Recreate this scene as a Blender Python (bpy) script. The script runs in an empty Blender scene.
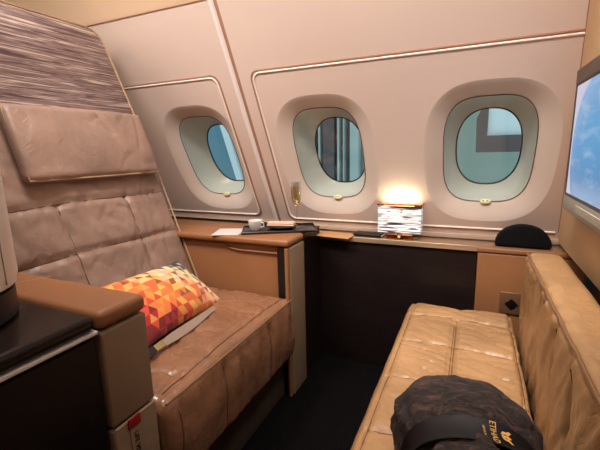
import bpy, bmesh, math, random
from mathutils import Vector, Matrix, noise
random.seed(4)
C = bpy.context.scene.collection
sc = bpy.context.scene

# ------------------------------------------------------------------ helpers
def lin(r, g, b):
    f = lambda c: (c/255/12.92) if c/255 <= .04045 else ((c/255+.055)/1.055)**2.4
    return (f(r), f(g), f(b), 1)

def link(o, parent=None):
    C.objects.link(o)
    if parent: o.parent = parent
    return o

def obj(name, bm, m, parent=None, smooth=True, angle=40):
    me = bpy.data.meshes.new(name)
    bmesh.ops.recalc_face_normals(bm, faces=bm.faces)
    bm.to_mesh(me); bm.free()
    if smooth:
        me.shade_smooth()
        try: me.set_sharp_from_angle(angle=math.radians(angle))
        except Exception: pass
    if m: me.materials.append(m)
    return link(bpy.data.objects.new(name, me), parent)

def thing(name, label, cat, loc=(0, 0, 0), group=None):
    o = bpy.data.objects.new(name, None)
    o.empty_display_size = .05
    o['label'] = label; o['category'] = cat
    if group: o['group'] = group
    o.location = loc
    return link(o)

def tag(o, label, cat, group=None):
    o['label'] = label; o['category'] = cat
    if group: o['group'] = group
    return o

def struct(o):
    o['kind'] = 'structure'
    return o

def box_into(bm, x0, x1, y0, y1, z0, z1, bev=0.0, seg=3, mat=None):
    b = bmesh.new()
    bmesh.ops.create_cube(b, size=1)
    for v in b.verts:
        v.co = Vector(((x0+x1)/2+v.co.x*(x1-x0), (y0+y1)/2+v.co.y*(y1-y0), (z0+z1)/2+v.co.z*(z1-z0)))
    if bev > 0:
        bmesh.ops.bevel(b, geom=list(b.edges), offset=bev, segments=seg, profile=.5, affect='EDGES')
    if mat: b.transform(mat)
    me = bpy.data.meshes.new('tmp'); b.to_mesh(me); b.free()
    bm.from_mesh(me); bpy.data.meshes.remove(me)
    return bm

def box(x0, x1, y0, y1, z0, z1, bev=0.0, seg=3, mat=None):
    return box_into(bmesh.new(), x0, x1, y0, y1, z0, z1, bev, seg, mat)

def prism(pts, axis, a0, a1, bev=0.0, seg=2):
    """polygon pts in the two other axes, extruded along axis"""
    bm = bmesh.new()
    def P(p, a):
        return {'x': (a, p[0], p[1]), 'y': (p[0], a, p[1]), 'z': (p[0], p[1], a)}[axis]
    A = [bm.verts.new(P(p, a0)) for p in pts]; B = [bm.verts.new(P(p, a1)) for p in pts]
    bm.faces.new(A); bm.faces.new(B[::-1])
    n = len(pts)
    for i in range(n): bm.faces.new((A[i], B[i], B[(i+1) % n], A[(i+1) % n]))
    bmesh.ops.recalc_face_normals(bm, faces=bm.faces)
    if bev: bmesh.ops.bevel(bm, geom=list(bm.edges), offset=bev, segments=seg, profile=.5, affect='EDGES')
    return bm

def lathe(prof, n=32, cx=0, cy=0, cz=0, sx=1, sy=1):
    bm = bmesh.new(); rings = []
    for r, z in prof:
        if r < 1e-6: rings.append([bm.verts.new((cx, cy, cz+z))])
        else: rings.append([bm.verts.new((cx+r*sx*math.cos(2*math.pi*i/n), cy+r*sy*math.sin(2*math.pi*i/n), cz+z)) for i in range(n)])
    for a, b in zip(rings, rings[1:]):
        for i in range(n):
            j = (i+1) % n
            if len(a) == 1 and len(b) == 1: break
            if len(a) == 1: bm.faces.new((a[0], b[i], b[j]))
            elif len(b) == 1: bm.faces.new((a[i], a[j], b[0]))
            else: bm.faces.new((a[i], a[j], b[j], b[i]))
    return bm

def tube_into(bm, pts, r, n=8, closed=False):
    pts = [Vector(p) for p in pts]; N = len(pts); rings = []
    for i, p in enumerate(pts):
        a = pts[(i-1) % N] if closed or i > 0 else p
        b = pts[(i+1) % N] if closed or i < N-1 else p
        t = (b-a).normalized()
        u = t.cross(Vector((0.13, .31, .94))).normalized(); w = t.cross(u)
        rings.append([bm.verts.new(p+u*r*math.cos(2*math.pi*k/n)+w*r*math.sin(2*math.pi*k/n)) for k in range(n)])
    rng = range(N) if closed else range(N-1)
    for i in rng:
        a, b = rings[i], rings[(i+1) % N]
        for k in range(n): bm.faces.new((a[k], a[(k+1) % n], b[(k+1) % n], b[k]))
    if not closed:
        bm.faces.new(rings[0][::-1]); bm.faces.new(rings[-1])
    return bm
def tube(pts, r, n=8, closed=False): return tube_into(bmesh.new(), pts, r, n, closed)

def soft_box(x0, x1, y0, y1, z0, z1, r, res, disp=None, mat=None):
    """upholstered block: rounded box on a fine grid, pushed along its normal by disp(p, n)"""
    h = Vector(((x1-x0)/2, (y1-y0)/2, (z1-z0)/2)); c = Vector(((x0+x1)/2, (y0+y1)/2, (z0+z1)/2))
    N = [max(3, int(round(2*h[i]/res))) for i in range(3)]
    bm = bmesh.new(); cache = {}
    def vert(ix):
        if ix in cache: return cache[ix]
        p = Vector([-h[i]+2*h[i]*ix[i]/N[i] for i in range(3)])
        q = Vector([max(-(h[i]-r), min(h[i]-r, p[i])) for i in range(3)])
        d = p-q
        n = d.normalized() if d.length > 1e-9 else Vector((0, 0, 1))
        out = q+n*r+c if d.length > 1e-9 else p+c
        # flat areas: only one component of d is non-zero and equals r, so out == p there
        if disp: out = out+n*disp(out, n)
        if mat: out = mat @ out
        v = bm.verts.new(out); cache[ix] = v; return v
    for ax in range(3):
        a, b = [i for i in range(3) if i != ax]
        for side in (0, N[ax]):
            for i in range(N[a]):
                for j in range(N[b]):
                    q = []
                    for di, dj in ((0, 0), (1, 0), (1, 1), (0, 1)):
                        ix = [0, 0, 0]; ix[ax] = side; ix[a] = i+di; ix[b] = j+dj
                        q.append(vert(tuple(ix)))
                    bm.faces.new(q)
    return bm

def nz(x, y, z=0): return noise.noise(Vector((x, y, z)))
def g(d, w): return math.exp(-(d/w)**2)
def crease(n, w=.12): return max(0, 1-abs(n)/w)
def text_mesh(s, size, m, parent, mat, name='lettering', depth=.0004):
    cu = bpy.data.curves.new('tmp', 'FONT'); cu.body = s; cu.size = size; cu.extrude = depth
    cu.align_x = 'CENTER'; cu.align_y = 'CENTER'
    o = bpy.data.objects.new('tmp', cu); C.objects.link(o)
    dg = bpy.context.evaluated_depsgraph_get(); dg.update()
    me = bpy.data.meshes.new_from_object(o.evaluated_get(dg))
    bpy.data.objects.remove(o); me.transform(mat); me.materials.clear(); me.materials.append(m); me.name = name
    return link(bpy.data.objects.new(name, me), parent)

# ------------------------------------------------------------------ materials
def mat(name, col, rough=.5, metal=0, spec=.5, coat=0, sheen=0, emit=None, estr=0):
    m = bpy.data.materials.new(name); m.use_nodes = True
    b = m.node_tree.nodes['Principled BSDF']
    b.inputs['Base Color'].default_value = col
    b.inputs['Roughness'].default_value = rough; b.inputs['Metallic'].default_value = metal
    b.inputs['Specular IOR Level'].default_value = spec
    b.inputs['Coat Weight'].default_value = coat
    b.inputs['Sheen Weight'].default_value = sheen
    if emit: b.inputs['Emission Color'].default_value = emit; b.inputs['Emission Strength'].default_value = estr
    return m
class NT:
    def __init__(s, m): s.m = m; s.t = m.node_tree; s.n = s.t.nodes; s.l = s.t.links; s.b = s.n['Principled BSDF']
    def add(s, typ, **k):
        x = s.n.new(typ)
        for a, v in k.items(): setattr(x, a, v)
        return x
    def math(s, op, a, b=None, c=None):
        x = s.n.new('ShaderNodeMath'); x.operation = op
        for i, v in enumerate((a, b, c)):
            if v is None: continue
            if isinstance(v, (int, float)): x.inputs[i].default_value = v
            else: s.l.new(v, x.inputs[i])
        return x.outputs[0]
    def coord(s, scale=(1, 1, 1), kind='Object', rot=(0, 0, 0)):
        tc = s.n.new('ShaderNodeTexCoord'); mp = s.n.new('ShaderNodeMapping')
        mp.inputs['Scale'].default_value = scale; mp.inputs['Rotation'].default_value = rot
        s.l.new(tc.outputs[kind], mp.inputs[0]); return mp.outputs[0]
    def noise(s, vec, scale, detail=4, rough=.5, dist=0):
        x = s.n.new('ShaderNodeTexNoise'); s.l.new(vec, x.inputs['Vector'])
        x.inputs['Scale'].default_value = scale; x.inputs['Detail'].default_value = detail
        x.inputs['Roughness'].default_value = rough; x.inputs['Distortion'].default_value = dist
        return x.outputs['Fac']
    def ramp(s, fac, stops, interp='LINEAR'):
        x = s.n.new('ShaderNodeValToRGB'); x.color_ramp.interpolation = interp
        e = x.color_ramp.elements
        while len(e) < len(stops): e.new(.5)
        for i, (p, c) in enumerate(stops): e[i].position = p; e[i].color = c
        s.l.new(fac, x.inputs[0]); return x.outputs[0]
    def bump(s, h, strength=.3, dist=.002, prev=None):
        x = s.n.new('ShaderNodeBump'); x.inputs['Strength'].default_value = strength; x.inputs['Distance'].default_value = dist
        s.l.new(h, x.inputs['Height'])
        if prev: s.l.new(prev, x.inputs['Normal'])
        return x.outputs[0]

def leather(name, c, rough=.42, var=.12, wr=.5):
    m = mat(name, lin(*c), rough); t = NT(m)
    v = t.coord()
    n = t.noise(v, 5, 5, .6)
    lo = lin(*[max(0, k*(1-var)) for k in c]); hi = lin(*[min(255, k*(1+var*.6)) for k in c])
    t.l.new(t.ramp(n, [(.3, lo), (.7, hi)]), t.b.inputs['Base Color'])
    vo = t.add('ShaderNodeTexVoronoi'); vo.inputs['Scale'].default_value = 420; t.l.new(v, vo.inputs['Vector'])
    b1 = t.bump(vo.outputs['Distance'], .18, .0006)
    w = t.noise(t.coord((1, 1, 1)), 20, 3, .55, 1.6)
    b2 = t.bump(w, wr, .0045, b1)
    if wr > .3:
        w3 = t.noise(t.coord((1, 1, 1)), 7, 3, .5, .6); w3.node.noise_type = 'RIDGED_MULTIFRACTAL'
        b2 = t.bump(w3, .35, .006, b2)
    t.l.new(b2, t.b.inputs['Normal'])
    rr = t.noise(v, 14, 3)
    x = t.add('ShaderNodeMapRange'); x.inputs['To Min'].default_value = rough-.08; x.inputs['To Max'].default_value = rough+.12
    t.l.new(rr, x.inputs[0]); t.l.new(x.outputs[0], t.b.inputs['Roughness'])
    return m

M = {}
M['seat'] = leather('seat_leather', (158, 130, 116), .38, wr=.6)
M['seat_cushion'] = leather('cushion_leather', (140, 98, 72), .25, wr=.6)
M['seat_cushion'].node_tree.nodes['Principled BSDF'].inputs['Coat Weight'].default_value = .35
M['seat_cushion'].node_tree.nodes['Principled BSDF'].inputs['Coat Roughness'].default_value = .2
M['sofa'] = leather('sofa_leather', (170, 130, 90), .33, wr=.6)
M['console'] = leather('console_leather', (152, 102, 66), .45, .05, .08)
M['console_pale'] = leather('panel_leather', (142, 118, 94), .5, .05, .06)
M['piping'] = mat('piping', lin(128, 92, 60), .45)
M['piping_pale'] = mat('pale_piping', lin(190, 160, 130), .45)
M['thread'] = mat('thread', lin(92, 58, 34), .7)
M['wall'] = mat('wall_plastic', lin(232, 202, 184), .42)
t = NT(M['wall']); v = t.coord()
t.l.new(t.ramp(t.noise(v, 1.3, 3), [(.3, lin(224, 200, 187)), (.7, lin(231, 209, 197))]), t.b.inputs['Base Color'])
t.l.new(t.bump(t.noise(v, 600, 2), .06, .0004), t.b.inputs['Normal'])
M['reveal'] = mat('window_surround', lin(232, 215, 203), .4)
M['groove_line'] = mat('groove_lit_edge', lin(255, 244, 234), .3)  # near-white tone stands for the lit edge of the panel grooves
M['seamstrip'] = mat('seam_strip', lin(246, 236, 232), .3)
M['groove'] = mat('groove_shade_tone', lin(168, 124, 98), .7)  # brown painted for the shadow along grooves and joints
M['ceiling'] = mat('ceiling_plastic', lin(222, 190, 160), .5)
M['suite_wall'] = mat('suite_wall', lin(214, 178, 136), .45)
t = NT(M['suite_wall']); t.l.new(t.bump(t.noise(t.coord(), 500, 2), .06, .0004), t.b.inputs['Normal'])
M['tunnel'] = mat('window_shell', lin(204, 200, 188), .3)
M['gasket'] = mat('rubber', lin(22, 24, 26), .5)
M['pane_edge'] = mat('pane_edge', lin(110, 86, 74), .4)
M['latch'] = mat('latch', lin(232, 224, 170), .3)
M['dark'] = mat('dark_laminate', lin(40, 31, 32), .32, spec=.3)
t = NT(M['dark']); t.l.new(t.ramp(t.noise(t.coord((1, 1, 18)), 9, 5), [(.3, lin(26, 19, 19)), (.7, lin(38, 28, 27))]), t.b.inputs['Base Color'])
M['darktop'] = mat('dark_gloss_top', lin(30, 21, 20), .22, spec=.3)
M['black'] = mat('black_plastic', lin(14, 13, 16), .4)
M['blackfab'] = mat('black_cloth', lin(10, 10, 13), .9, spec=.2)
M['silver'] = mat('silver_trim', lin(236, 234, 236), .25, .2)
M['counter_front'] = mat('near_black_laminate', lin(22, 17, 18), .4, spec=.25)
M['ledge'] = mat('ledge_top', lin(150, 120, 96), .2, spec=.6)
M['ledge_edge'] = mat('ledge_edge', lin(210, 186, 156), .25, .6)
M['copper'] = mat('copper', lin(206, 138, 92), .25, 1)
M['paleplastic'] = mat('pale_grey_plastic', lin(244, 240, 236), .35)
M['greyplastic'] = mat('monitor_grey', lin(158, 152, 142), .35, .3)
M['bezel'] = mat('monitor_bezel', lin(58, 49, 46), .3, .2)
M['white'] = mat('white_china', lin(236, 230, 226), .15)
M['pinkbox'] = mat('pastry', lin(232, 186, 160), .6)
M['tray'] = mat('tray_black', lin(34, 26, 26), .22)
M['kraft'] = mat('kraft_card', lin(196, 146, 100), .6)
M['paperwhite'] = mat('paper_white', lin(214, 206, 200), .5)
M['red'] = mat('red_ribbon', lin(150, 22, 26), .6)
M['webbing'] = mat('grey_webbing', lin(150, 130, 116), .7)
M['buckle'] = mat('buckle_metal', lin(232, 220, 170), .2, 1)
M['gold'] = mat('gold_print', lin(232, 176, 96), .4)
M['ink'] = mat('black_print', lin(14, 12, 12), .6)

# carpet
M['carpet'] = mat('carpet', lin(12, 9, 10), 1, spec=.1)
t = NT(M['carpet']); v = t.coord()
vo = t.add('ShaderNodeTexVoronoi'); vo.inputs['Scale'].default_value = 90; t.l.new(v, vo.inputs['Vector'])
t.l.new(t.ramp(vo.outputs['Distance'], [(.0, lin(26, 20, 22)), (.35, lin(9, 7, 8))]), t.b.inputs['Base Color'])
t.l.new(t.bump(t.noise(v, 260, 3), .8, .004), t.b.inputs['Normal'])

# streaky shroud laminate
M['streak'] = mat('streaked_laminate', lin(130, 100, 90), .35)
t = NT(M['streak'])
v = t.coord((1, 3.0, 92), rot=(math.radians(3), 0, 0))
w = t.noise(v, 1.6, 3, .5, .9)
w2 = t.noise(t.coord((1, 2.2, 120), rot=(math.radians(3), 0, 0)), 1.5, 2, .5, .6)
c1 = t.ramp(w, [(.32, lin(74, 56, 64)), (.42, lin(110, 88, 92)), (.50, lin(158, 136, 132)), (.57, lin(104, 82, 86)), (.68, lin(214, 198, 188))])
mix = t.add('ShaderNodeMix', data_type='RGBA'); mix.blend_type = 'MIX'
f = t.ramp(w2, [(.57, (0, 0, 0, 1)), (.66, (1, 1, 1, 1))])
t.l.new(f, mix.inputs[0]); t.l.new(c1, mix.inputs[6]); mix.inputs[7].default_value = lin(216, 196, 182)
t.l.new(mix.outputs[2], t.b.inputs['Base Color'])
t.l.new(t.bump(w, .3, .002), t.b.inputs['Normal'])

# triangle cushion cloth
M['triangles'] = mat('triangle_print', lin(220, 150, 80), .8, sheen=.2)
t = NT(M['triangles'])
tc = t.add('ShaderNodeTexCoord'); sp = t.add('ShaderNodeSeparateXYZ'); t.l.new(tc.outputs['Object'], sp.inputs[0])
S = .031
q = t.math('DIVIDE', sp.outputs[1], S*.866); p = t.math('DIVIDE', sp.outputs[0], S)
a = t.math('SUBTRACT', p, t.math('MULTIPLY', q, .5))
ia = t.math('FLOOR', a); ib = t.math('FLOOR', q)
tr = t.math('GREATER_THAN', t.math('ADD', t.math('FRACT', a), t.math('FRACT', q)), 1.0)
cb = t.add('ShaderNodeCombineXYZ'); t.l.new(ia, cb.inputs[0]); t.l.new(ib, cb.inputs[1]); t.l.new(tr, cb.inputs[2])
wn = t.add('ShaderNodeTexWhiteNoise', noise_dimensions='3D'); t.l.new(cb.outputs[0], wn.inputs[0])
# colour families drift across the cloth (from red to orange to cream to navy)
drift = t.math('ADD', t.math('MULTIPLY', ia, .048), t.math('MULTIPLY', ib, .080))
idx = t.math('ADD', t.math('ADD', drift, t.math('MULTIPLY', wn.outputs['Value'], .28)), .43)
col = t.ramp(idx, [(0, lin(128, 20, 28)), (.10, lin(176, 34, 40)), (.17, lin(214, 72, 48)), (.24, lin(226, 150, 60)), (.31, lin(236, 124, 60)),
                   (.38, lin(240, 178, 84)), (.44, lin(222, 108, 50)), (.50, lin(238, 158, 98)), (.56, lin(150, 80, 44)), (.61, lin(240, 196, 130)),
                   (.67, lin(236, 176, 150)), (.73, lin(244, 214, 160)), (.79, lin(150, 140, 100)), (.84, lin(200, 190, 180)), (.89, lin(34, 46, 60)), (.96, lin(26, 34, 48))], 'CONSTANT')
t.l.new(col, t.b.inputs['Base Color'])
t.l.new(t.bump(t.noise(tc.outputs['Object'], 500, 2), .3, .001), t.b.inputs['Normal'])

# zebra lampshade, lit from inside
M['shade'] = mat('lit_lampshade', lin(250, 248, 244), .6)
t = NT(M['shade'])
w = t.noise(t.coord((3.4, 3.4, 78)), 1.5, 1.5, .45, .9)
col = t.ramp(w, [(.34, lin(40, 36, 48)), (.40, lin(120, 116, 130)), (.43, (1, 1, 1, 1)), (.53, (1, 1, 1, 1)), (.56, lin(50, 46, 58)), (.60, lin(90, 86, 96)), (.63, (1, 1, 1, 1))])
t.l.new(col, t.b.inputs['Base Color']); t.l.new(col, t.b.inputs['Emission Color']); t.b.inputs['Emission Strength'].default_value = .30

# dark velour blanket, pile highlights mixed into its colour ramp
M['velour'] = mat('dark_velour', lin(66, 46, 42), .6, sheen=.04)
t = NT(M['velour'])
w = t.noise(t.coord((1, 1.6, 1)), 26, 7, .72, 1.2)
t.l.new(t.ramp(w, [(.38, lin(20, 12, 11)), (.5, lin(46, 29, 25)), (.64, lin(110, 78, 68))]), t.b.inputs['Base Color'])
t.l.new(t.bump(w, 1, .02, t.bump(t.noise(t.coord(), 320, 3), .6, .002)), t.b.inputs['Normal'])
M['band'] = mat('satin_band', lin(18, 17, 22), .5, spec=.3)

# screen
M['screen'] = mat('screen', (0, 0, 0, 1), .15)
t = NT(M['screen'])
tc = t.add('ShaderNodeTexCoord'); sp = t.add('ShaderNodeSeparateXYZ'); t.l.new(tc.outputs['Object'], sp.inputs[0])
dy = t.math('DIVIDE', t.math('SUBTRACT', sp.outputs[1], 1.07), .335); dz = t.math('DIVIDE', t.math('SUBTRACT', sp.outputs[2], 1.03), .215)
rr = t.math('ADD', t.math('POWER', t.math('ABSOLUTE', dy), 2.4), t.math('POWER', t.math('ABSOLUTE', dz), 2.4))
ins = t.ramp(rr, [(.97, (0, 0, 0, 1)), (1.02, (1, 1, 1, 1))])
sky = t.ramp(t.math('MULTIPLY', t.math('SUBTRACT', sp.outputs[2], .85), 2.4), [(.0, lin(170, 190, 226)), (.22, lin(92, 142, 196)), (.5, lin(94, 158, 212)), (1, lin(120, 178, 226))])
cl = t.ramp(t.noise(t.coord((1, 1, 4)), 9, 5), [(.5, (0, 0, 0, 1)), (.75, (.55, .55, .55, 1))])
m1 = t.add('ShaderNodeMix', data_type='RGBA'); t.l.new(cl, m1.inputs[0]); t.l.new(sky, m1.inputs[6]); m1.inputs[7].default_value = lin(190, 212, 236)
m2 = t.add('ShaderNodeMix', data_type='RGBA'); t.l.new(ins, m2.inputs[0]); t.l.new(m1.outputs[2], m2.inputs[6]); m2.inputs[7].default_value = lin(196, 200, 222)
t.l.new(m2.outputs[2], t.b.inputs['Emission Color']); t.b.inputs['Emission Strength'].default_value = .85

def clear(name, tint=(1, 1, 1, 1), refl=.07):
    m = bpy.data.materials.new(name); m.use_nodes = True; nt = m.node_tree; nt.nodes.clear()
    o = nt.nodes.new('ShaderNodeOutputMaterial'); mx = nt.nodes.new('ShaderNodeMixShader')
    tr_ = nt.nodes.new('ShaderNodeBsdfTransparent'); gl = nt.nodes.new('ShaderNodeBsdfGlossy')
    tr_.inputs[0].default_value = tint; gl.inputs['Roughness'].default_value = .03
    mx.inputs[0].default_value = refl
    nt.links.new(tr_.outputs[0], mx.inputs[1]); nt.links.new(gl.outputs[0], mx.inputs[2]); nt.links.new(mx.outputs[0], o.inputs[0])
    return m
M['pane'] = clear('window_pane', (.95, .96, .94, 1), .05)
M['outer_pane'] = clear('outer_pane', (.88, .94, .93, 1), .04)
M['glass'] = clear('drinking_glass', (.97, .97, .96, 1), .2)
M['wine'] = clear('sparkling_wine', (.98, .89, .66, 1), .06)
M['ext_pale'] = mat('pale_teal_cladding', lin(164, 178, 168), .7)
M['ext_dark'] = mat('dark_steel', lin(92, 82, 84), .7)
M['ext_corr'] = mat('corrugated_panel', lin(118, 130, 130), .5)
M['ext_corr2'] = mat('light_rib', lin(176, 190, 188), .5)
M['ext_white'] = mat('white_cladding', lin(232, 238, 240), .6)
M['apron'] = mat('apron_concrete', lin(110, 112, 112), .9)

# ------------------------------------------------------------------ window wall (leans inward going up)
def wy(z): return 1.83-.505*(z-.646)
NRM = Vector((0, -1, -.505)).normalized()
def W(x, z, off=0): return Vector((x, wy(z), z))+NRM*off
WIN = [(.045,), (-.61,), (-1.268,)]
HW = .3275
ZB, ZT = .60, 1.635
def sup(a, n=3.0):
    c, s = math.cos(a), math.sin(a)
    k = (abs(c)**n+abs(s)**n)**(-1/n)
    return c*k, s*k
NA = 96
bm = bmesh.new()
edges_x = [-.94, -.2825]
cells = [(-.2825, .40), (-.9390, -.2825), (-1.5955, -.9390)]
def rim(cx, k, n, hx, hz, zc, off):
    out = []
    for i in range(NA):
        a = 2*math.pi*i/NA+math.pi/4
        c, s = sup(a, n); out.append(W(cx+hx*c*k, zc+hz*s*k, off))
    return out
for (cx,), (x0, x1) in zip(WIN, cells):
    ring = []
    for i in range(NA):
        a = 2*math.pi*i/NA+math.pi/4
        c, s = math.cos(a), math.sin(a)
        k = 1/max(abs(c), abs(s))
        X = c*k; Z = s*k
        xx = cx+(X*(x1-cx) if X > 0 else X*(cx-x0)); zz = 1.003+(Z*(ZT-1.003) if Z > 0 else Z*(1.003-ZB))
        ring.append(bm.verts.new(W(xx, zz)))
    inner = [bm.verts.new(p) for p in rim(cx, 1, 2.9, .231, .270, 1.003, 0)]
    for i in range(NA):
        j = (i+1) % NA; bm.faces.new((ring[i], ring[j], inner[j], inner[i]))
vs = [bm.verts.new(W(x, z)) for x, z in ((-4.2, ZB), (-1.5955, ZB), (-1.5955, ZT), (-4.2, ZT))]
bm.faces.new(vs)
vs = [bm.verts.new(W(x, z)) for x, z in ((-4.2, -.1), (.40, -.1), (.40, ZB), (-4.2, ZB))]
bm.faces.new(vs)
bmesh.ops.remove_doubles(bm, verts=bm.verts, dist=1e-5)
wall = struct(obj('wall_window', bm, M['wall'], smooth=False))

# ceiling curving over from the top of the side panels
prof = [(wy(ZT), ZT), (1.325, 1.642), (1.322, 1.652), (1.24, 1.80), (1.12, 1.95), (.95, 2.07), (.7, 2.16), (.3, 2.2), (-1.6, 2.2)]
bm = bmesh.new()
A = [bm.verts.new((-4.2, y, z)) for y, z in prof]; B = [bm.verts.new((1.2, y, z)) for y, z in prof]
for i in range(len(prof)-1): bm.faces.new((A[i], A[i+1], B[i+1], B[i]))
struct(obj('ceiling', bm, M['ceiling'], angle=60))
# cornice line between side panel and ceiling, a brown tube painting the groove's shadow
struct(obj('trim_1', tube([W(-4.2, ZT, .001), W(.31, ZT, .001)], .0025, 8), M['groove']))

bm = bmesh.new(); vs = [bm.verts.new(p) for p in ((-4.2, -1.6, 0), (1.2, -1.6, 0), (1.2, 2.2, 0), (-4.2, 2.2, 0))]; bm.faces.new(vs)
struct(obj('floor', bm, M['carpet'], smooth=False))
struct(obj('wall_back', box(-4.2, 1.2, -1.66, -1.6, 0, 2.2), M['suite_wall'], smooth=False))
struct(obj('wall_left', box(-4.26, -4.2, -1.6, 2.2, 0, 2.2), M['suite_wall'], smooth=False))

# suite partition on the right, leaning a little; monitor hangs on it
RW = lambda z: .332-.074*(z-.66)
bm = prism([(RW(.655), .655), (RW(2.19), 2.19), (.5, 2.19), (.5, .655)], 'y', -1.59, 1.30)
bm.free()
bm = bmesh.new()
def wedge(z0, z1):
    # far end follows the leaning window wall
    P = [(RW(z0), z0), (RW(z1), z1)]
    far = [bm.verts.new((x, min(wy(z), 99)+.0, z)) for x, z in P]
    near = [bm.verts.new((x, -1.59, z)) for x, z in P]
    bm.faces.new((far[0], far[1], near[1], near[0]))
    f2 = [bm.verts.new((.46, wy(z), z)) for z in (z0, z1)]; n2 = [bm.verts.new((.46, -1.59, z)) for z in (z0, z1)]
    bm.faces.new((f2[0], f2[1], n2[1], n2[0])); bm.faces.new((far[0], f2[0], n2[0], near[0]))
wedge(.655, ZT)
# upper part goes on to the ceiling
up = [(RW(ZT), 1.327, ZT), (RW(1.8), 1.24, 1.8), (RW(1.95), 1.12, 1.95), (RW(2.07), .95, 2.07), (RW(2.2), .3, 2.2)]
U = [bm.verts.new(p) for p in up]; N_ = [bm.verts.new((p[0], -1.59, p[2])) for p in up]
for i in range(4): bm.faces.new((U[i], U[i+1], N_[i+1], N_[i]))
struct(obj('wall_right', bm, M['suite_wall'], smooth=False))
struct(obj('trim_2', box(.42, .46, -1.59, 1.83, 0, .656), M['dark'], smooth=False))
# corner bead where partition meets the side panel
struct(obj('trim_3', tube([(RW(.70)+.002, wy(.70)-.002, .70), (RW(ZT)+.002, wy(ZT)-.002, ZT)], .004, 8), M['groove']))

# grooves of the two moulded side panels: lit edge and shadow painted as tubes
def round_path(x0, x1, z0, z1, r=.035, left=True, right=True, off=.001):
    p = []
    def arc(cx, cz, a0, a1):
        for i in range(7):
            a = math.radians(a0+(a1-a0)*i/6); p.append(W(cx+r*math.cos(a), cz+r*math.sin(a), off))
    if right:
        p.append(W(x0, z0, off)); arc(x1-r, z0+r, -90, 0); arc(x1-r, z1-r, 0, 90); p.append(W(x0, z1, off))
    else:
        p.append(W(x1, z0, off)); arc(x0+r, z0+r, 270, 180); arc(x0+r, z1-r, 180, 90); p.append(W(x1, z1, off))
    return p
struct(obj('trim_4', tube(round_path(-.875, .318, .697, 1.372, right=False), .0042, 8), M['groove_line']))
struct(obj('trim_5', tube(round_path(-3.0, -1.058, .707, 1.374), .0042, 8), M['groove_line']))
struct(obj('trim_6', tube(round_path(-.884, .318, .690, 1.380, right=False, off=-.0015), .005, 8), M['groove']))
struct(obj('trim_7', tube(round_path(-3.0, -1.050, .700, 1.381, off=-.0015), .005, 8), M['groove']))
# raised joint strip between the panels, running up into the ceiling
def strip(x0, x1, off0, off1):
    bm = bmesh.new(); rows = []
    n = 10
    zs = [.64, 1.0, 1.3, ZT]
    for z in zs:
        row = []
        for i in range(n+1):
            tt = i/n; x = x0+(x1-x0)*tt
            row.append(bm.verts.new(W(x, z, off0+(off1-off0)*math.sin(math.pi*tt)**.6)))
        rows.append(row)
    for (y, z) in prof[2:7]:
        row = []
        for i in range(n+1):
            tt = i/n; x = x0+(x1-x0)*tt
            row.append(bm.verts.new(Vector((x, y, z))+NRM*(off0+(off1-off0)*math.sin(math.pi*tt)**.6)))
        rows.append(row)
    for a, b in zip(rows, rows[1:]):
        for i in range(n): bm.faces.new((a[i], a[i+1], b[i+1], b[i]))
    return bm
struct(obj('trim_8', strip(-.982, -.957, -.001, .009), M['seamstrip']))  # pale tone carries the strip's highlight
struct(obj('trim_9', strip(-.957, -.940, -.001, .002), M['groove']))  # flat brown band painted as the shadow side of the strip

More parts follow.
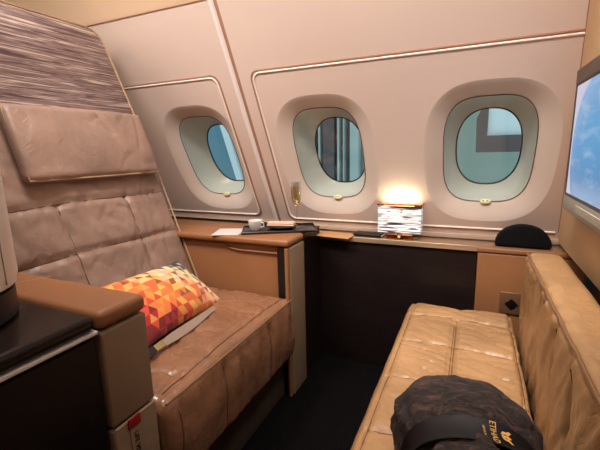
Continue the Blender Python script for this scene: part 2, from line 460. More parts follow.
# ------------------------------------------------------------------ windows
def loft(rings, closed=True):
    bm = bmesh.new(); R = [[bm.verts.new(p) for p in r] for r in rings]
    for a, b in zip(R, R[1:]):
        n = len(a)
        for i in range(n): bm.faces.new((a[i], a[(i+1) % n], b[(i+1) % n], b[i]))
    return bm
def disc(ring):
    bm = bmesh.new(); vs = [bm.verts.new(p) for p in ring]; bm.faces.new(vs); return bm
for k, (cx,) in enumerate(WIN):
    e = bpy.data.objects.new('window_%d' % (k+1), None); e.empty_display_size = .05; struct(link(e))
    zc, zi = 1.003, 1.007
    R = []
    for tt in [i/9 for i in range(10)]:
        s = tt**1.25
        hx = .231+(.161-.231)*tt; hz = .270+(.203-.270)*tt
        n = 2.9+.5*tt
        R.append(rim(cx, 1, n, hx, hz, zc+(zi-zc)*tt, -.036*s if tt < 1 else -.036))
    obj('window_surround', loft(R), M['reveal'], e, angle=80)
    obj('pane_gasket', tube(rim(cx, 1, 3.4, .161, .203, zi, -.034), .0017, 6, True), M['pane_edge'], e)
    obj('inner_pane', disc(rim(cx, 1, 3.4, .160, .202, zi, -.038)), M['pane'], e, smooth=False)
    # moulded shell between inner pane and the small outer window
    oc, oz = cx+.005, 1.024
    T = []
    for f_, off in ((0, -.042), (.08, -.07), (.22, -.105), (.45, -.135), (.75, -.158), (1, -.176)):
        hx = .164+(.125-.164)*f_; hz = .206+(.158-.206)*f_; n = 3.4-1.0*f_
        # point at the shifted plane: centre drops along the normal
        dz = (.505/1.1203)*off*-1
        T.append(rim(cx+(oc-cx)*f_, 1, n, hx, hz, zi+(oz-.0-zi)*f_+0+(-.0), off))
    # compensate drift of the normal so the outer window sits level with the inner one
    for r, off in zip(T, (-.042, -.07, -.105, -.135, -.158, -.176)):
        for p in r:
            lift = (.505/1.1203)*(-off-.036)
            p.z -= lift; p.y += .505*lift
    obj('window_shell', loft(T), M['tunnel'], e, angle=80)
    last = T[-1]
    obj('outer_gasket', tube(last, .0038, 6, True), M['gasket'], e)
    obj('outer_pane', disc([p+Vector((0, .004, 0)) for p in last]), M['outer_pane'], e, smooth=False)
    # pull tab at the bottom of the pane
    lp = W(cx+.008, zi-.203+.004, -.028)
    lt = obj('pull_tab', lathe([(0, .004), (.012, .0035), (.018, 0), (.012, -.003), (0, -.004)], 20), M['latch'], e)
    lt.matrix_world = Matrix.Translation(lp) @ Matrix.Rotation(math.radians(63), 4, 'X') @ Matrix.Diagonal((1.2, .62, 1, 1))
    for dx in (-.006, .006):
        b_ = obj('finger_hole', lathe([(0, .0052), (.003, .0048), (.0035, .003), (0, .003)], 10), M['ink'], lt)
        b_.location = (dx, 0, 0)

# ------------------------------------------------------------------ ledge and dark low cabinet under the windows
struct(obj('trim_10', box(-3.2, .41, 1.80, 1.826, .645, .668, .004), mat('kick_strip', lin(190, 164, 144), .35)))
cab = thing('side_cabinet', 'long dark brown low cabinet running under the windows', 'cabinet', (-.3, 1.76, 0))
cab.location = (0, 0, 0)
obj('body', box(-.70, .033, 1.702, 1.80, 0, .618, .002), M['dark'], cab)
obj('worktop', box(-.668, .40, 1.695, 1.822, .630, .642, .003), M['ledge'], cab)
obj('edge_strip', box(-.668, .040, 1.690, 1.6955, .620, .6425, .0015), M['ledge_edge'], cab)
obj('shadow_gap', box(-.668, .035, 1.705, 1.79, .617, .631), M['black'], cab)

# right hand leather block beside the sofa head
rb = thing('leather_console', 'small tan leather console block at the window end of the sofa', 'console')
obj('body', box(.036, .405, 1.668, 1.79, 0, .622, .006), M['console'], rb)
obj('lid', box(.034, .41, 1.664, 1.694, .624, .645, .006), M['console'], rb)
so = obj('socket_plate', box(.128, .212, 1.661, 1.669, .375, .468, .003), mat('socket_bronze', lin(132, 96, 68), .4, .3), rb)
s2 = bmesh.new(); box_into(s2, -.017, .017, -.003, .001, -.017, .017, .001)
s2o = obj('socket', s2, M['black'], so); s2o.location = (.170, 1.660, .42); s2o.rotation_euler = (0, math.radians(45), 0)
# dark edge under the case
# ------------------------------------------------------------------ far leather armrest console
fa = thing('armrest_console', 'tan leather side console between armchair and windows carrying the tray', 'console')
obj('inner_panel', box(-1.62, -.712, 1.338, 1.36, .0, .664, .005), M['console'], fa)
# moulded grip along the inner panel
obj('grip_rail', tube([(-1.45, 1.337, .654), (-.985, 1.337, .652), (-.94, 1.334, .640), (-.90, 1.333, .636), (-.715, 1.333, .636)], .0045, 8), M['console'], fa)
obj('core', box(-1.62, -.70, 1.36, 1.62, 0, .667), M['black'], fa)
obj('front_post', box(-.698, -.655, 1.336, 1.475, 0, .664, .007), M['console_pale'], fa)
obj('post_gap', box(-.711, -.676, 1.325, 1.3355, 0, .664), M['black'], fa)
obj('post_edge', box(-.675, -.660, 1.316, 1.335, 0, .664, .004), M['console'], fa)
cap = obj('top_cap', box(-1.66, -.655, 1.312, 1.475, .669, .698, .012, 5), M['console'], fa)
obj('rear_top', box(-1.66, -.70, 1.476, 1.66, .655, .684, .004), M['console'], fa)
obj('rear_gap_shade', box(-1.66, -.90, 1.652, 1.662, .682, .696), M['black'], fa)  # black bar standing in for the shaded gap behind the console
obj('corner_filler', box(-.70, -.672, 1.476, 1.700, 0, .684), M['dark'], fa)

# ------------------------------------------------------------------ near leather armrest
na = thing('armrest', 'tan leather armrest with storage pocket next to the dark glossy counter', 'armrest')
obj('upper_panel', box(-.70, -.655, .470, .586, .485, .702, .006), M['console_pale'], na)
obj('core', box(-1.30, -.672, .472, .584, 0, .70), M['black'], na)
obj('top_cap', box(-1.42, -.653, .468, .590, .706, .745, .015, 5), M['console'], na)
obj('top_seam', tube([(-1.03, .474, .7455), (-.98, .586, .7455)], .0012, 6), M['piping_pale'], na)
lw = obj('pocket_panel', box(-.70, -.653, .470, .586, .02, .478, .006), M['console_pale'], na)
obj('pocket_piping', tube([(-.655, .474, .479), (-.655, .582, .479)], .0028, 6), M['piping_pale'], lw)
ls = obj('label_strap', box(-.6545, -.6505, .506, .534, .20, .472, .001), M['console_pale'], na)
obj('red_tag', box(-.653, -.6485, .503, .535, .460, .483, .001), M['red'], na)
text_mesh('LIFE VEST', .016, M['ink'], ls, Matrix.Translation((-.6500, .520, .413)) @ Matrix(((0, 0, 1, 0), (0, 1, 0, 0), (-1, 0, 0, 0), (0, 0, 0, 1))))

# ------------------------------------------------------------------ dark counter bottom left
dc = thing('counter', 'dark glossy counter with silver trim at the left front', 'counter')
obj('worktop', box(-2.3, -.655, -1.2, .464, .712, .745, .013, 5), M['darktop'], dc)
obj('silver_trim', box(-2.3, -.653, -1.2, .464, .7050, .7118, .001), M['silver'], dc)
obj('drawer_front', box(-.70, -.660, -1.2, .460, .05, .695, .003), M['counter_front'], dc)
obj('body', box(-2.28, -.70, -1.19, .460, 0, .7015), M['black'], dc)
cl_ = thing('cabin_column', 'pale grey rounded column on a black base standing on the counter', 'column')
cxx, cyy = -.888, .306
obj('shell', lathe([(0, .805), (.125, .805), (.138, .812), (.142, .83), (.142, 1.9), (.13, 1.92), (0, 1.92)], 48, cxx, cyy), M['paleplastic'], cl_)
obj('base', lathe([(0, .7455), (.128, .7455), (.134, .752), (.134, .803), (0, .803)], 40, cxx, cyy), M['black'], cl_)
obj('seam', tube([(cxx+.142*math.cos(.55), cyy+.142*math.sin(.55), .82), (cxx+.142*math.cos(.55), cyy+.142*math.sin(.55), 1.9)], .0015, 6), M['greyplastic'], cl_)

# ------------------------------------------------------------------ armchair
ch = thing('armchair', 'wide brown leather armchair with quilted back under the streaked headboard', 'armchair')
def BX(z): return -1.42-.373*(z-1.234)
TILT = math.atan(.373)
# back local frame: u along world y, w up the back, n out of the back towards +x
BO = Vector((BX(.45), 0, .45)); Wd = Vector((-.373, 0, 1)).normalized(); Nd = Vector((1, 0, .373)).normalized()
BM = Matrix(((Nd.x, 0, Wd.x, BO.x), (0, 1, 0, 0), (Nd.z, 0, Wd.z, BO.z), (0, 0, 0, 1)))   # local (n, y, w)
SL = 1/math.cos(TILT)
wz = lambda z: (z-.45)*SL
hs = [wz(.885), wz(.715), wz(.50)]
vsm = [.83, 1.115]
def back_disp(p, n):
    if n.x < .3: return 0
    edge = min(1, max(0, (1.32-p.y)/.05))
    y, w = p.y, p.z
    d = 0
    for h in hs: d -= .011*g(w-h-.004*math.sin(y*9), .012)
    if w < hs[0]:
        for v_ in vsm: d -= .010*g(y-v_-.008*math.sin(w*7), .011)
        # puffs between the seams
    d += .010*math.sin(math.pi*min(1, max(0, (y-.6)/.73)))
    d += .007*nz(y*5, w*7, 2)
    d += .0055*abs(nz(y*13+w*9, w*5, 7))*2-.003
    k = min(abs(w-h) for h in hs)
    d += .006*nz(y*30, w*9, 3)*g(k, .05)
    d -= .0035*crease(nz(y*9+w*4, w*7-y*3, 11), .10)+.0028*crease(nz(y*16-w*9, w*5, 21), .10)
    return d*n.x*edge
obj('backrest', soft_box(-.09, .0, .60, 1.335, -.02, .815, .03, .010, back_disp, BM), M['seat'], ch)
pp = bmesh.new()
tube_into(pp, [BM @ Vector((.0, 1.334, w_/20)) for w_ in range(0, 17)], .0035, 6)
obj('back_piping', pp, M['piping_pale'], ch)
def head_disp(p, n):
    y, w = p.y, p.z
    e = min(abs(w-wz(.985)), abs(w-wz(1.235)))
    d = .016*math.sin(math.pi*min(1, max(0, (y-.76)/.56)))*math.sin(math.pi*min(1, max(0, (w-wz(.955))/.285)))
    d += .005*nz(y*6, w*8, 5)+.008*nz(y*17, w*5, 1)*g(w-wz(.965), .05)
    d -= .003*crease(nz(y*9-w*3, w*4, 71), .10)
    d -= .006*g((y-1.07)-(w-wz(1.2))*-.35, .012)*(1 if w > wz(1.10) else 0)
    return d*max(0, n.x)
hr = obj('headrest', soft_box(.006, .056, .742, 1.300, wz(.955), wz(1.208), .022, .009, head_disp, BM), M['seat'], ch)
yy0, yy1, w0, w1 = .748, 1.295, wz(.955)+.004, wz(1.208)-.004
obj('headrest_piping', tube([BM @ Vector(p) for p in ((.042, yy0, w1), (.042, yy0-.002, (w0+w1)/2), (.042, yy0, w0), (.044, (yy0+yy1)/2, w0-.003), (.042, yy1, w0), (.042, yy1+.002, (w0+w1)/2), (.042, yy1, w1))], .0035, 6), M['piping_pale'], hr)
# streaked headboard
pts = []
y1_, y0_ = 1.332, .45
wt = wz(1.60); r_ = .07
prof2 = [(y0_, wz(1.18)), (y1_, wz(1.18))]
for i in range(9):
    a_ = math.radians(i*90/8); prof2.append((y1_-r_-.02+ (r_)*math.cos(a_)+.0, wt-r_+r_*math.sin(a_)))
prof2.append((y0_, wt))
prof2[1] = (y1_+.005, wz(1.18))
b_ = prism(prof2, 'x', -.060, -.012, .004)
b_.transform(BM)
obj('headboard', b_, M['streak'], ch, angle=30)
# light rim around headboard
rp = [BM @ Vector((-.012, p[0]+.001, p[1])) for p in prof2[1:]]
obj('headboard_rim', tube(rp, .004, 6), M['piping_pale'], ch)
obj('back_shell', box(-.11, -.092, .60, 1.333, .0, wz(1.2), .004, mat=BM), M['black'], ch)
# seat cushion
vse = [.835, 1.115]
def seat_disp(p, n):
    x, y, z = p
    top = max(0, n.z); fr = max(0, n.x)
    d = 0
    for v_ in vse: d -= g(y-v_-.006*nz(z*8, x*5), .009)*(.008*fr*min(1, max(0, (.445-z)/.04))+.003*top*(1 if -.85 < x < -.69 else 0))
    if n.z > .2 and n.x < .95:
        d -= .007*g(x+.675, .007)*top
        d += .012*math.sin(math.pi*min(1, max(0, (y-.59)/.73)))*top
        d += .010*nz(x*7, y*5, 4)*top+(.006*abs(nz(x*9+y*8, y*16, 8))-.0045*crease(nz(x*6+y*7, y*9-x*4, 31), .10)-.003*crease(nz(x*12-y*4, y*12+x*8, 41), .10))*top
    if fr > .3:
        d += .014*math.sin(math.pi*min(1, max(0, (z-.2)/.27)))*fr
        d += .009*nz(y*22, z*7, 9)*fr*g(z-.40, .09)+.007*nz(y*6, z*10, 3)*fr-.003*crease(nz(y*15+z*3, z*2.5, 51), .12)*fr
    return d*min(1, .35+abs(.45-z)/.05+max(0, -.68-x)/.05)
obj('seat_cushion', soft_box(-1.24, -.640, .592, 1.315, .205, .462, .032, .0065, seat_disp), M['seat_cushion'], ch)
obj('seat_piping', tube([(-.6400, .602+.70*i/24, .4575+.002*nz(i*.7, 0)) for i in range(25)], .0035, 6), M['piping'], ch)
# stitched seams
def seam_tube(pts, nrm, disp, r=.0013, lift=.0006):
    out = []
    for p in pts:
        p = Vector(p); out.append(p+nrm*(disp(p, nrm)+lift))
    return out
st = bmesh.new(); NX = Vector((1, 0, 0)); NZ = Vector((0, 0, 1))
for h in hs: tube_into(st, [BM @ p for p in seam_tube([(0, .63+i*.0175, h+.004*math.sin((.63+i*.0175)*9)) for i in range(40)], NX, back_disp)], .0016, 5)
for v_ in vsm: tube_into(st, [BM @ p for p in seam_tube([(0, v_+.008*math.sin(w_*7), w_) for w_ in [.005+i*(hs[0]-.01)/24 for i in range(25)]], NX, back_disp)], .0016, 5)
obj('seam_stitching', st, M['thread'], ch)
st = bmesh.new()
for v_ in vse+[.632]: tube_into(st, seam_tube([(-.640, v_+.006*nz(z_*8, -.64*5), z_) for z_ in [.225+i*.0105 for i in range(20)]], NX, seat_disp), .0016, 5)
tube_into(st, seam_tube([(-.680, .63+i*.017, .462) for i in range(40)], NZ, seat_disp), .0014, 5)
obj('seam_stitching', st, M['thread'], ch)
obj('seat_base', box(-1.6, -.700, .60, 1.33, .0, .215, .004), mat('base_leather', lin(70, 54, 42), .6), ch)

# ------------------------------------------------------------------ triangle cushion
pil = bmesh.new(); NU, NV = 44, 30
a_, b__ = .243, .130
def pil_pt(u, v, s):
    e = (max(0, 1-u*u)**.55)*(max(0, 1-v*v)**.55)
    x = a_*u*(1-.07*(1-v*v)); y = b__*v*(1-.08*(1-u*u))
    z = s*(.062*e)+.006*nz(u*3, v*3, s)*e
    return Vector((x, y, z))
G = {}
for s in (1, -1):
    for i in range(NU+1):
        for j in range(NV+1):
            G[s, i, j] = pil.verts.new(pil_pt(-1+2*i/NU, -1+2*j/NV, s))
    for i in range(NU):
        for j in range(NV):
            q_ = (G[s, i, j], G[s, i+1, j], G[s, i+1, j+1], G[s, i, j+1]); pil.faces.new(q_ if s > 0 else q_[::-1])
bmesh.ops.remove_doubles(pil, verts=pil.verts, dist=1e-5)
po = tag(obj('scatter_cushion', pil, M['triangles'], angle=180), 'scatter cushion printed with orange, red and navy triangles on the armchair', 'cushion')
u_ = Vector((-.24, .96, .0)).normalized(); v_ = Vector((-.24, .13, .15)); v_ = (v_-u_*v_.dot(u_)).normalized(); n_ = u_.cross(v_)
if n_.z < 0: n_ = -n_
rot = Matrix((u_, v_, n_)).transposed().to_4x4()
po.matrix_world = Matrix.Translation((-.972, .950, .552)) @ rot @ Matrix.Rotation(math.radians(-8), 4, 'Z')

# seat belt on the cushion edge
sb = thing('seat_belt', 'grey seat belt strap with metal tongue lying below the printed cushion', 'seat belt')
def ribbon(pts, w, th=.002, up=Vector((0, 0, 1))):
    bm = bmesh.new(); rows = []
    P = [Vector(p) for p in pts]
    for i, p in enumerate(P):
        tt = (P[min(i+1, len(P)-1)]-P[max(i-1, 0)]).normalized(); sd = tt.cross(up).normalized(); nn = sd.cross(tt)
        ww = w[i] if isinstance(w, list) else w
        rows.append([bm.verts.new(p+sd*ww/2+nn*th/2), bm.verts.new(p-sd*ww/2+nn*th/2), bm.verts.new(p-sd*ww/2-nn*th/2), bm.verts.new(p+sd*ww/2-nn*th/2)])
    for a, b in zip(rows, rows[1:]):
        for k in range(4): bm.faces.new((a[k], a[(k+1) % 4], b[(k+1) % 4], b[k]))
    bm.faces.new(rows[0][::-1]); bm.faces.new(rows[-1])
    return bm
upb = Vector((.65, 0, .75)).normalized()
obj('strap', ribbon([(-.845, 1.07, .486), (-.836, 1.01, .488), (-.828, .95, .489), (-.822, .89, .490), (-.818, .83, .492), (-.815, .785, .493)], [.014, .020, .026, .030, .030, .022], .002, upb), M['webbing'], sb)
obj('tongue', ribbon([(-.815, .783, .495), (-.812, .745, .495)], [.022, .018], .004, upb), M['buckle'], sb)
obj('buckle', ribbon([(-.812, .743, .493), (-.81, .71, .491)], .022, .012, upb), M['black'], sb)

# ------------------------------------------------------------------ sofa
sf = thing('sofa', 'tan quilted leather bench sofa along the monitor wall', 'sofa')
cross = [1.42, 1.20, .975, .75, .52, .28, .04]
def sofa_disp(p, n):
    x, y, z = p; top = max(0, n.z); d = 0
    if top > .1:
        for c_ in cross: d -= .006*g(y-c_-.012*math.sin((x+.2)*9), .006)*top
        if y < 1.42:
            d -= .008*g(x+.020, .0055)*top; d -= .006*g(x+.034, .004)*top
        d -= .006*g(x-.150, .005)*top; d -= .006*g(x+.185, .005)*top
        k = 1
        yy = [abs(y-c_) for c_ in cross]; kk = min(yy)
        d += .0045*(1-g(kk, .04))*top*(1-g(x+.02, .03))*(1-g(x+.205, .03))
        d += (.004*nz(x*6, y*26, 2)+.005*abs(nz(x*7+y*3, y*32+x*9, 6))-.0035*crease(nz(x*5+y*2, y*17+x*6, 16), .11)-.0025*crease(nz(x*8-y*5, y*24, 26), .11))*top*(1-g(x+.205, .025))
    elif n.x < -.3:
        d += .005*nz(y*8, z*8, 1)
    return d
sofa_bm = soft_box(-.208, .162, -.35, 1.540, .262, .425, .024, .0055, sofa_disp)
def round_corner(x, y):
    dx, dy = -.150-x, y-1.482
    if dx > 0 and dy > 0:
        L_ = math.hypot(dx, dy); 
        if L_ > .058: return -.150-dx*.058/L_, 1.482+dy*.058/L_
    return x, y
for v__ in sofa_bm.verts: v__.co.x, v__.co.y = round_corner(v__.co.x, v__.co.y)
obj('seat_cushion', sofa_bm, M['sofa'], sf)
st = bmesh.new()
for c_ in cross[:5]: tube_into(st, seam_tube([(x_, c_+.012*math.sin((x_+.2)*9), .425) for x_ in [-.183+i*.0132 for i in range(26)]], NZ, sofa_disp), .0011, 5)
tube_into(st, seam_tube([(.150, -.2+i*.02, .425) for i in range(85)], NZ, sofa_disp), .0011, 5)
tube_into(st, seam_tube([(-.185, -.2+i*.02, .425) for i in range(83)], NZ, sofa_disp), .0011, 5)
for x_ in (-.024, -.030, ): tube_into(st, seam_tube([(x_, -.2+i*.02, .425) for i in range(80)], NZ, sofa_disp, .001, .0012), .0011, 5)
obj('seam_stitching', st, M['thread'], sf)
obj('seat_piping', tube([(-.205, -.34+i*.0465, .406+.002*math.sin(i*1.7)) for i in range(40)]+[(-.205, 1.495, .406), (-.199, 1.515, .406), (-.186, 1.531, .407), (-.167, 1.540, .407), (-.14, 1.543, .407), (.0, 1.543, .407), (.15, 1.543, .407)], .004, 8), M['piping'], sf)
obj('seat_piping', tube([(.157, -.34+i*.092, .412) for i in range(21)], .003, 6), M['piping'], sf)
obj('plinth', box(-.185, .30, -.35, 1.53, 0, .26, .004), M['black'], sf)
tuft = [-.25+.165*i for i in range(11)]
def sback(p, n):
    x, y, z = p; d = 0; fr = max(0, -n.x); top = max(0, n.z)
    k = min(abs(y-t_) for t_ in tuft)
    yl = y+(.69-z)*.10
    kk = min(abs(yl-t_) for t_ in tuft)
    el = min(1, max(0, (.69-z)/.09))
    d -= .009*g(kk, .010)*fr*el
    d += .010*(1-g(kk, .05))*fr*el
    d -= .004*g(kk, .02)*top*(1 if x < .21 else 0)
    d += (.006*nz(y*26+z*8, z*7, 3)-.004*crease(nz(y*14+z*7, z*1.8, 61), .12))*fr+.006*nz(y*5, z*6, 1)*fr
    d += .004*nz(y*7, x*9, 5)*top
    return d
bk = obj('back_cushion', soft_box(.176, .286, -.35, 1.445, .33, .700, .030, .0065, sback), M['sofa'], sf)
pts = []
for i in range(200):
    y = -.34+i*1.765/199
    k = min(abs(y-t_) for t_ in tuft)
    pts.append((.1800+.003*g(k, .02), y, .6945-.003*g(k, .018)))
pts += [(.188, 1.444, .69), (.196, 1.449, .66), (.196, 1.449, .50), (.196, 1.449, .36)]
obj('back_piping', tube(pts, .0038, 8), M['piping'], bk)
for t_ in tuft[2:]:
    pp_ = [Vector((.176, t_-(.69-z_)*.10, z_)) for z_ in [.665-i*.02 for i in range(14)]]
    if pp_[0].y > 1.42: continue
    obj('stitched_seam', tube(seam_tube(pp_, -NX, sback), .0012, 5), M['thread'], bk)
obj('back_support', box(.262, .30, -.35, 1.52, .262, .64, .004), M['black'], sf)

# ------------------------------------------------------------------ rolled blanket with belly band
bl = bmesh.new(); NR, NL = 96, 64
axis = Vector((-.16, 1, 0)).normalized(); side = Vector((1, .16, 0)).normalized()
BC = Vector((.072, .28, .434))
LEN = .54
def bl_pt(i, j, grow=0, lfix=None):
    tt = (j/NL) if lfix is None else lfix
    a = 2*math.pi*i/NR
    end = 1
    if tt > .55: q_ = (tt-.55)/.45; end = (1-q_**2.3)**.5 if q_ < 1 else 0
    hw = 0
    hh = .106*end
    if tt >= .9999: hw = hh = 0
    cz_ = 1-.32*g(tt-.560, .105)
    hw = .138*end**.8*cz_ if end > 0 else 0
    hh *= .5+.5*cz_
    c, s = math.cos(a), math.sin(a)
    n_p = 2.3
    k = (abs(c)**n_p+abs(s)**n_p)**(-1/n_p)
    X = c*k*hw; Z = s*k*hh
    if Z < 0: Z *= .85
    dsp = 0
    ca, sa = math.cos(a), math.sin(a)
    fold = .014*nz(ca*1.5, sa*1.5, tt*5)+.008*nz(ca*3+tt*5, sa*4, tt*10+5)+.004*nz(ca*7, sa*7, tt*24)-.006*crease(nz(ca*2.5, sa*2.5+tt*4, tt*9+40), .12)
    if lfix is None: dsp = fold*end
    dirv = Vector((c, 0, s))
    X += dirv.x*(dsp+grow); Z += dirv.z*(dsp+grow)
    if Z < -.085: Z = -.085
    tip = tt*LEN
    return BC+side*X+axis*tip+Vector((0, 0, .088+Z))
rows = [[bl.verts.new(bl_pt(i, j)) for i in range(NR)] for j in range(NL)]
tipv = bl.verts.new(BC+axis*LEN*.998+Vector((0, 0, .086)))
for a, b in zip(rows, rows[1:]):
    for i in range(NR): bl.faces.new((a[i], a[(i+1) % NR], b[(i+1) % NR], b[i]))
for i in range(NR): bl.faces.new((rows[-1][i], rows[-1][(i+1) % NR], tipv))
bl.faces.new(rows[0][::-1])
blo = thing('blanket', 'rolled dark brown fleece blanket with a black belly band on the sofa', 'blanket')
obj('fleece', bl, M['velour'], blo, angle=180)
bb = bmesh.new()
NB = 12
B0, B1 = .520, .612
rows = [[bb.verts.new(bl_pt(i, 0, .0055, B0+(B1-B0)*j/NB)) for i in range(NR)] for j in range(NB+1)]
for a, b in zip(rows, rows[1:]):
    for i in range(NR): bb.faces.new((a[i], a[(i+1) % NR], b[(i+1) % NR], b[i]))
band = obj('belly_band', bb, M['band'], blo, angle=180)
# gold lettering wrapped on the band
def wrap_text(s, size, ang, ymid, name='lettering'):
    o = text_mesh(s, size, M['gold'], band, Matrix.Identity(4), name, .0003)
    # text runs along the roll towards its open end, letter tops to the right
    for v__ in o.data.vertices:
        arc = v__.co.y; ln = -v__.co.x
        a = ang-arc/.105
        i = a/(2*math.pi)*NR
        v__.co = bl_pt(i, 0, .0072+v__.co.z, ymid+ln/LEN)
    return o
A0_ = math.radians(74); TM_ = (B0+B1)/2
wrap_text('ETIHAD', .0135, A0_, TM_)
wrap_text('AIRWAYS', .005, A0_+.13, TM_, 'small_lettering')
# falcon emblem (wings, body) above the letters
eb = bmesh.new()
def tri(pts3):
    vs_ = [eb.verts.new(bl_pt((A0_-(.020+y)/.105)/(2*math.pi)*NR, 0, .0078, TM_-x/LEN)) for x, y in pts3]; eb.faces.new(vs_)
tri([(-.002, -.008), (.002, -.008), (.003, .004), (0, .008), (-.003, .004)])
for s in (-1, 1):
    tri([(s*.003, .002), (s*.012, .008), (s*.013, .003), (s*.006, -.004)])
    tri([(s*.003, -.004), (s*.010, -.001), (s*.009, -.006), (s*.003, -.009)])
obj('emblem', eb, M['gold'], band, smooth=False)

# ------------------------------------------------------------------ monitor on the right partition
mo = thing('monitor', 'large wall monitor showing blue sky on the right partition', 'monitor')
X0, X1 = .268, .318
y0, y1, z0, z1 = .62, 1.452, .846, 1.266
obj('housing', box(X0+.006, X1-.02, y0, y1, z0, z1, .008), M['greyplastic'], mo)
fr = bmesh.new()
box_into(fr, X0, X0+.012, y0, y1, z1-.042, z1, .003)
obj('top_bezel', fr, M['bezel'], mo)
obj('bottom_bezel', box(X0, X0+.012, y0, y1, z0, z0+.047, .003), M['greyplastic'], mo)
obj('side_bezel', box(X0+.001, X0+.012, y1-.022, y1, z0+.02, z1-.02, .003), M['black'], mo)
obj('screen_border', box(X0+.0005, X0+.007, y0+.002, y1-.019, z0+.045, z1-.039), M['black'], mo)
obj('screen', box(X0-.001, X0+.003, y0+.02, y1-.036, z0+.056, z1-.050), M['screen'], mo, smooth=False)
obj('vent_panel', box(X0-.0015, X0+.003, .90, 1.285, z0+.012, z0+.034, .001), mat('vent_grey', lin(196, 188, 176), .4), mo)
vb = bmesh.new()
for i in range(5): box_into(vb, X0-.0022, X0, .905, 1.28, z0+.0145+i*.0042, z0+.016+i*.0042)
obj('vent_slats', vb, M['greyplastic'], mo, smooth=False)
# slots in the partition below
sl = bmesh.new()
for i in range(3):
    box_into(sl, RW(.75)-.004, RW(.75)+.01, .985-i*.0, 1.03-i*.0, .744-i*.018, .749-i*.018)
struct(obj('trim_11', sl, M['ink'], smooth=False))

# ------------------------------------------------------------------ things on the console and ledge
TZ = .699
tr_o = thing('serving_tray', 'black serving tray on the leather console by the champagne flute', 'tray')
TM = Matrix.Translation((-.79, 1.50, 0)) @ Matrix.Rotation(math.radians(29), 4, 'Z')
TRZ = .7085
obj('tray_base', box(-.165, .165, -.085, .085, TZ, TZ+.006, .002, mat=TM), M['tray'], tr_o)
rm = bmesh.new(); tube_into(rm, [TM @ Vector(p) for p in ((-.163, -.083, TZ+.007), (.163, -.083, TZ+.007), (.163, .083, TZ+.007), (-.163, .083, TZ+.007))], .004, 6, True)
obj('tray_rim', rm, M['tray'], tr_o)
def at(dx, dy): v = TM @ Vector((dx, dy, 0)); return v.x, v.y
x_, y_ = -.875, 1.435
cup = thing('small_cup', 'small white china cup at the left end of the tray', 'cup')
obj('bowl', lathe([(0, TRZ-.003), (.022, TRZ-.003), (.025, TRZ), (.032, TRZ+.036), (.033, TRZ+.040), (.030, TRZ+.040), (.024, TRZ+.006), (0, TRZ+.004)], 32, x_, y_), M['white'], cup)
obj('handle', tube([(x_+.031, y_-.002, TRZ+.032), (x_+.045, y_-.003, TRZ+.030), (x_+.046, y_-.003, TRZ+.016), (x_+.029, y_-.002, TRZ+.010)], .003, 8), M['white'], cup)
x_, y_ = -.775, 1.495
ds = tag(obj('dish', lathe([(0, TRZ-.003), (.045, TRZ-.003), (.068, TRZ+.006), (.072, TRZ+.011), (.066, TRZ+.010), (.04, TRZ+.002), (0, TRZ+.001)], 40, x_, y_, 0, 1, .75), M['tray']), 'dark shallow dish under the folded pink napkin', 'dish')
nb = bmesh.new(); TM2 = Matrix.Translation((x_, y_, 0)) @ Matrix.Rotation(math.radians(12), 4, 'Z')
box_into(nb, -.062, .062, -.024, .024, TRZ+.0115, TRZ+.0185, .003, mat=TM2); box_into(nb, -.061, .061, -.022, .024, TRZ+.019, TRZ+.027, .0035, mat=TM2)
tag(obj('folded_napkin', nb, M['pinkbox']), 'folded pale pink napkin on the dark dish beside the cup', 'napkin')
x_, y_ = -.722, 1.545
fl = thing('champagne_flute', 'tall champagne flute half full of golden wine on the tray', 'glass')
z = TRZ-.0025
obj('glass', lathe([(0, z), (.030, z), (.030, z+.002), (.010, z+.005), (.0035, z+.012), (.003, z+.085), (.006, z+.094), (.016, z+.108), (.022, z+.13), (.024, z+.155), (.022, z+.205), (.0212, z+.205), (.0232, z+.155), (.0212, z+.13), (.0152, z+.110), (0, z+.099)], 40, x_, y_), M['glass'], fl)
obj('wine', lathe([(0, z+.1), (.0148, z+.111), (.0205, z+.13), (.0225, z+.155), (.0216, z+.181), (0, z+.181)], 32, x_, y_), M['wine'], fl)
# sheet of paper at the console, card on the ledge
pw = bmesh.new(); box_into(pw, -.06, .06, -.07, .07, .6985, .6995, mat=Matrix.Translation((-.985, 1.385, 0)) @ Matrix.Rotation(math.radians(20), 4, 'Z'))
tag(obj('paper_sheet', pw, M['paperwhite'], smooth=False), 'white paper sheet on the console left of the tray', 'paper')
kc = bmesh.new(); box_into(kc, -.10, .10, -.055, .055, .6435, .6475, .001, mat=Matrix.Translation((-.600, 1.70, 0)) @ Matrix.Rotation(math.radians(-6), 4, 'Z'))
tag(obj('menu_card', kc, M['kraft']), 'flat tan card lying on the ledge between tray and black booklet', 'card')
nbk = thing('booklet', 'slim black booklet lying on the ledge just left of the lamp', 'booklet')
bmx = Matrix.Translation((-.437, 1.745, 0)) @ Matrix.Rotation(math.radians(-3), 4, 'Z')
obj('cover', box(-.068, .068, -.035, .035, .6435, .6565, .003, mat=bmx), M['black'], nbk)
obj('pages', box(-.066, .0695, -.0335, .036, .6465, .6535, mat=bmx), M['paperwhite'], nbk)

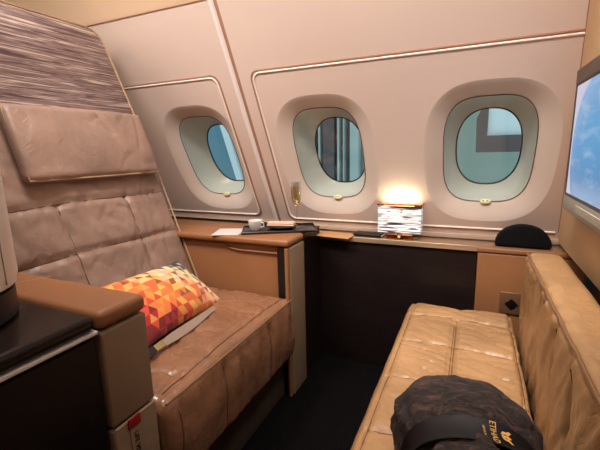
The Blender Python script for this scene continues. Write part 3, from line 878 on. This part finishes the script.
# lamp
lp = thing('table_lamp', 'small lit lamp with white black-streaked box shade and copper base', 'lamp')
LX, LY = -.288, 1.722
bm = box(LX-.058, LX+.058, LY-.022, LY+.022, .6430, .667, .003)
obj('base', bm, M['copper'], lp)
obj('knob', lathe([(0, 0), (.006, .0), (.006, .006), (0, .008)], 16), M['latch'], lp).matrix_world = Matrix.Translation((LX, LY-.022, .658)) @ Matrix.Rotation(math.radians(90), 4, 'X')
obj('stem', box(LX-.012, LX+.012, LY-.010, LY+.010, .667, .70, .002), M['copper'], lp)
sh = bmesh.new()
def frame_ring(z_, t_=0): return [(LX-.093+t_, LY-.038+t_, z_), (LX+.093-t_, LY-.038+t_, z_), (LX+.093-t_, LY+.038-t_, z_), (LX-.093+t_, LY+.038-t_, z_)]
r0, r1, r2, r3 = frame_ring(.678), frame_ring(.800), frame_ring(.800, .003), frame_ring(.678, .003)
rr_ = [[sh.verts.new(p) for p in r] for r in (r0, r1, r2, r3)]
for a, b in zip(rr_, rr_[1:]+rr_[:1]):
    for i in range(4): sh.faces.new((a[i], a[(i+1) % 4], b[(i+1) % 4], b[i]))
obj('lamp_shade', sh, M['shade'], lp, smooth=False)
rb_ = bmesh.new()
q_ = frame_ring(.804, -.001)
for (a, b) in ((q_[0], q_[1]), (q_[1], q_[2]), (q_[2], q_[3]), (q_[3], q_[0])): tube_into(rb_, [a, b], .0048, 8)
obj('shade_rim', rb_, M['copper'], lp)
bulb = obj('bulb', lathe([(0, .70), (.012, .705), (.016, .725), (.012, .745), (0, .752)], 16, LX, LY), mat('bulb', (1, 1, 1, 1), .5, emit=lin(255, 226, 170), estr=6), lp)

# black domed case at right
cs = bmesh.new(); dome = []
for i in range(25):
    a = math.pi*i/24; dome.append((.198+.100*math.cos(a), .6435+.092*abs(math.sin(a))**.85))
cs = prism(dome, 'y', 1.705, 1.760, .012, 3)
tag(obj('headphone_case', cs, M['blackfab'], angle=60), 'black half-round padded case on the ledge behind the tan console', 'case')

# ------------------------------------------------------------------ outside the aircraft
ext = thing('terminal_building', 'pale teal terminal wall seen through the right window', 'building')
obj('wall', box(-1.9, 6, 6.6, 6.9, -4, 7), M['ext_pale'], ext, smooth=False)
gt = thing('gantry_frame', 'dark steel gantry post and beam seen through the right window', 'gantry')
obj('post', prism([(0.01, -.0+.975), (.12, .975), (.12, 1.48), (.06, 1.50), (.0, 1.36)], 'y', 5.0, 5.1), M['ext_dark'], gt, smooth=False)
obj('beam', box(.12, .50, 5.0, 5.1, .975, 1.165), M['ext_dark'], gt, smooth=False)
obj('panel', box(.125, 1.6, 5.06, 5.12, 1.166, 2.2), M['ext_white'], gt, smooth=False)
jb = thing('jet_bridge', 'grey ribbed boarding bridge seen through the middle window', 'jet bridge')
co = bmesh.new()
pr = []
x = -2.75; k = 0
while x < -.75:
    pr.append((x, 4.3+(.0 if k % 4 in (0, 1) else .07))); x += .055; k += 1
pr += [(x, 4.6), (-2.75, 4.6)]
obj('side_panel', prism(pr, 'z', -2, 4), M['ext_corr'], jb, smooth=False)
for xx, w_ in ((-2.16, .02), (-2.06, .035), (-1.97, .015), (-1.88, .20), (-1.66, .02), (-1.60, .13), (-1.43, .022), (-1.36, .012), (-1.28, .10)):
    obj('rib', box(xx, xx+w_, 4.2, 4.29, -2, 4), M['ext_dark'] if w_ > .1 else M['ext_corr2'], jb, smooth=False)
tag(obj('hangar_wall', box(-9, -2.95, 6.2, 6.4, -4, 7), mat('blue_cladding', lin(96, 136, 152), .6), smooth=False), 'blue grey hangar wall seen through the left window', 'building')
tag(obj('slanted_mast', prism([(-3.24, -.2), (-3.13, -.2), (-3.90, 2.4), (-4.03, 2.4)], 'y', 5.2, 5.3), M['ext_white'], smooth=False), 'white slanted mast in front of the hangar wall, left window', 'mast')
struct(obj('floor_apron', box(-30, 30, 2.6, 60, -4.1, -4), M['apron'], smooth=False))

# ------------------------------------------------------------------ light
def area(name, loc, target, size, power, col, size_y=None, spread=180):
    l = bpy.data.lights.new(name, 'AREA'); l.energy = power; l.color = col; l.size = size; l.spread = math.radians(spread)
    if size_y: l.shape = 'RECTANGLE'; l.size_y = size_y
    o = bpy.data.objects.new(name, l); o.location = loc
    o.rotation_euler = (Vector(target)-Vector(loc)).to_track_quat('-Z', 'Y').to_euler(); C.objects.link(o); return o
warm = (1.0, .91, .80)
area('ceiling_light', (-.2, -.2, 2.12), (-.3, 1.3, .9), 1.4, 8.5, warm, .4)
area('sidewall_wash', (-.55, .55, 2.05), (-.55, 1.6, 1.0), 2.2, 11.5, (1, .91, .84), .15, 100)
area('reading_light', (.05, .95, 1.85), (-.02, 1.15, .4), .18, 3.1, (1, .94, .85), None, 80)
area('seat_light', (-.95, .75, 1.98), (-.85, 1.0, .4), .18, 3.2, (1, .93, .85), None, 90)
area('ceiling_wash', (-2.2, .2, 2.0), (-2.4, 1.0, 2.1), 1.0, 8, (1, .89, .74), .3)
pl = bpy.data.lights.new('lamp_light', 'AREA'); pl.shape = 'RECTANGLE'; pl.size = .13; pl.size_y = .05; pl.energy = .30; pl.color = (1, .97, .66)
po_ = bpy.data.objects.new('lamp_light', pl); po_.location = (LX, LY-.020, .800); po_.rotation_euler = (math.pi, 0, 0); C.objects.link(po_)

w = bpy.data.worlds.new('sky'); sc.world = w; w.use_nodes = True
bg = w.node_tree.nodes['Background']; bg.inputs[0].default_value = lin(182, 208, 219); bg.inputs[1].default_value = 1.7

# ------------------------------------------------------------------ camera
F, CX, CY = 380., 300., 225.
def ray(u, v): return Vector(((u-CX)/F, -(v-CY)/F, -1)).normalized()
Y = ray(475, 146); X = -ray(-552, 171); X = (X-Y*X.dot(Y)).normalized(); Z = X.cross(Y)
R3 = Matrix((X, Y, Z))
cam = bpy.data.cameras.new('camera'); cam.sensor_width = 36; cam.lens = 36*F/600; cam.clip_start = .02
co_ = bpy.data.objects.new('camera', cam); C.objects.link(co_)
co_.matrix_world = Matrix.Translation((0, 0, 1.05)) @ R3.to_4x4()
sc.camera = co_
sc.view_settings.view_transform = 'Standard'; sc.view_settings.look = 'None'; sc.view_settings.gamma = 1
sc.view_settings.use_curve_mapping = False; sc.view_settings.exposure = 0
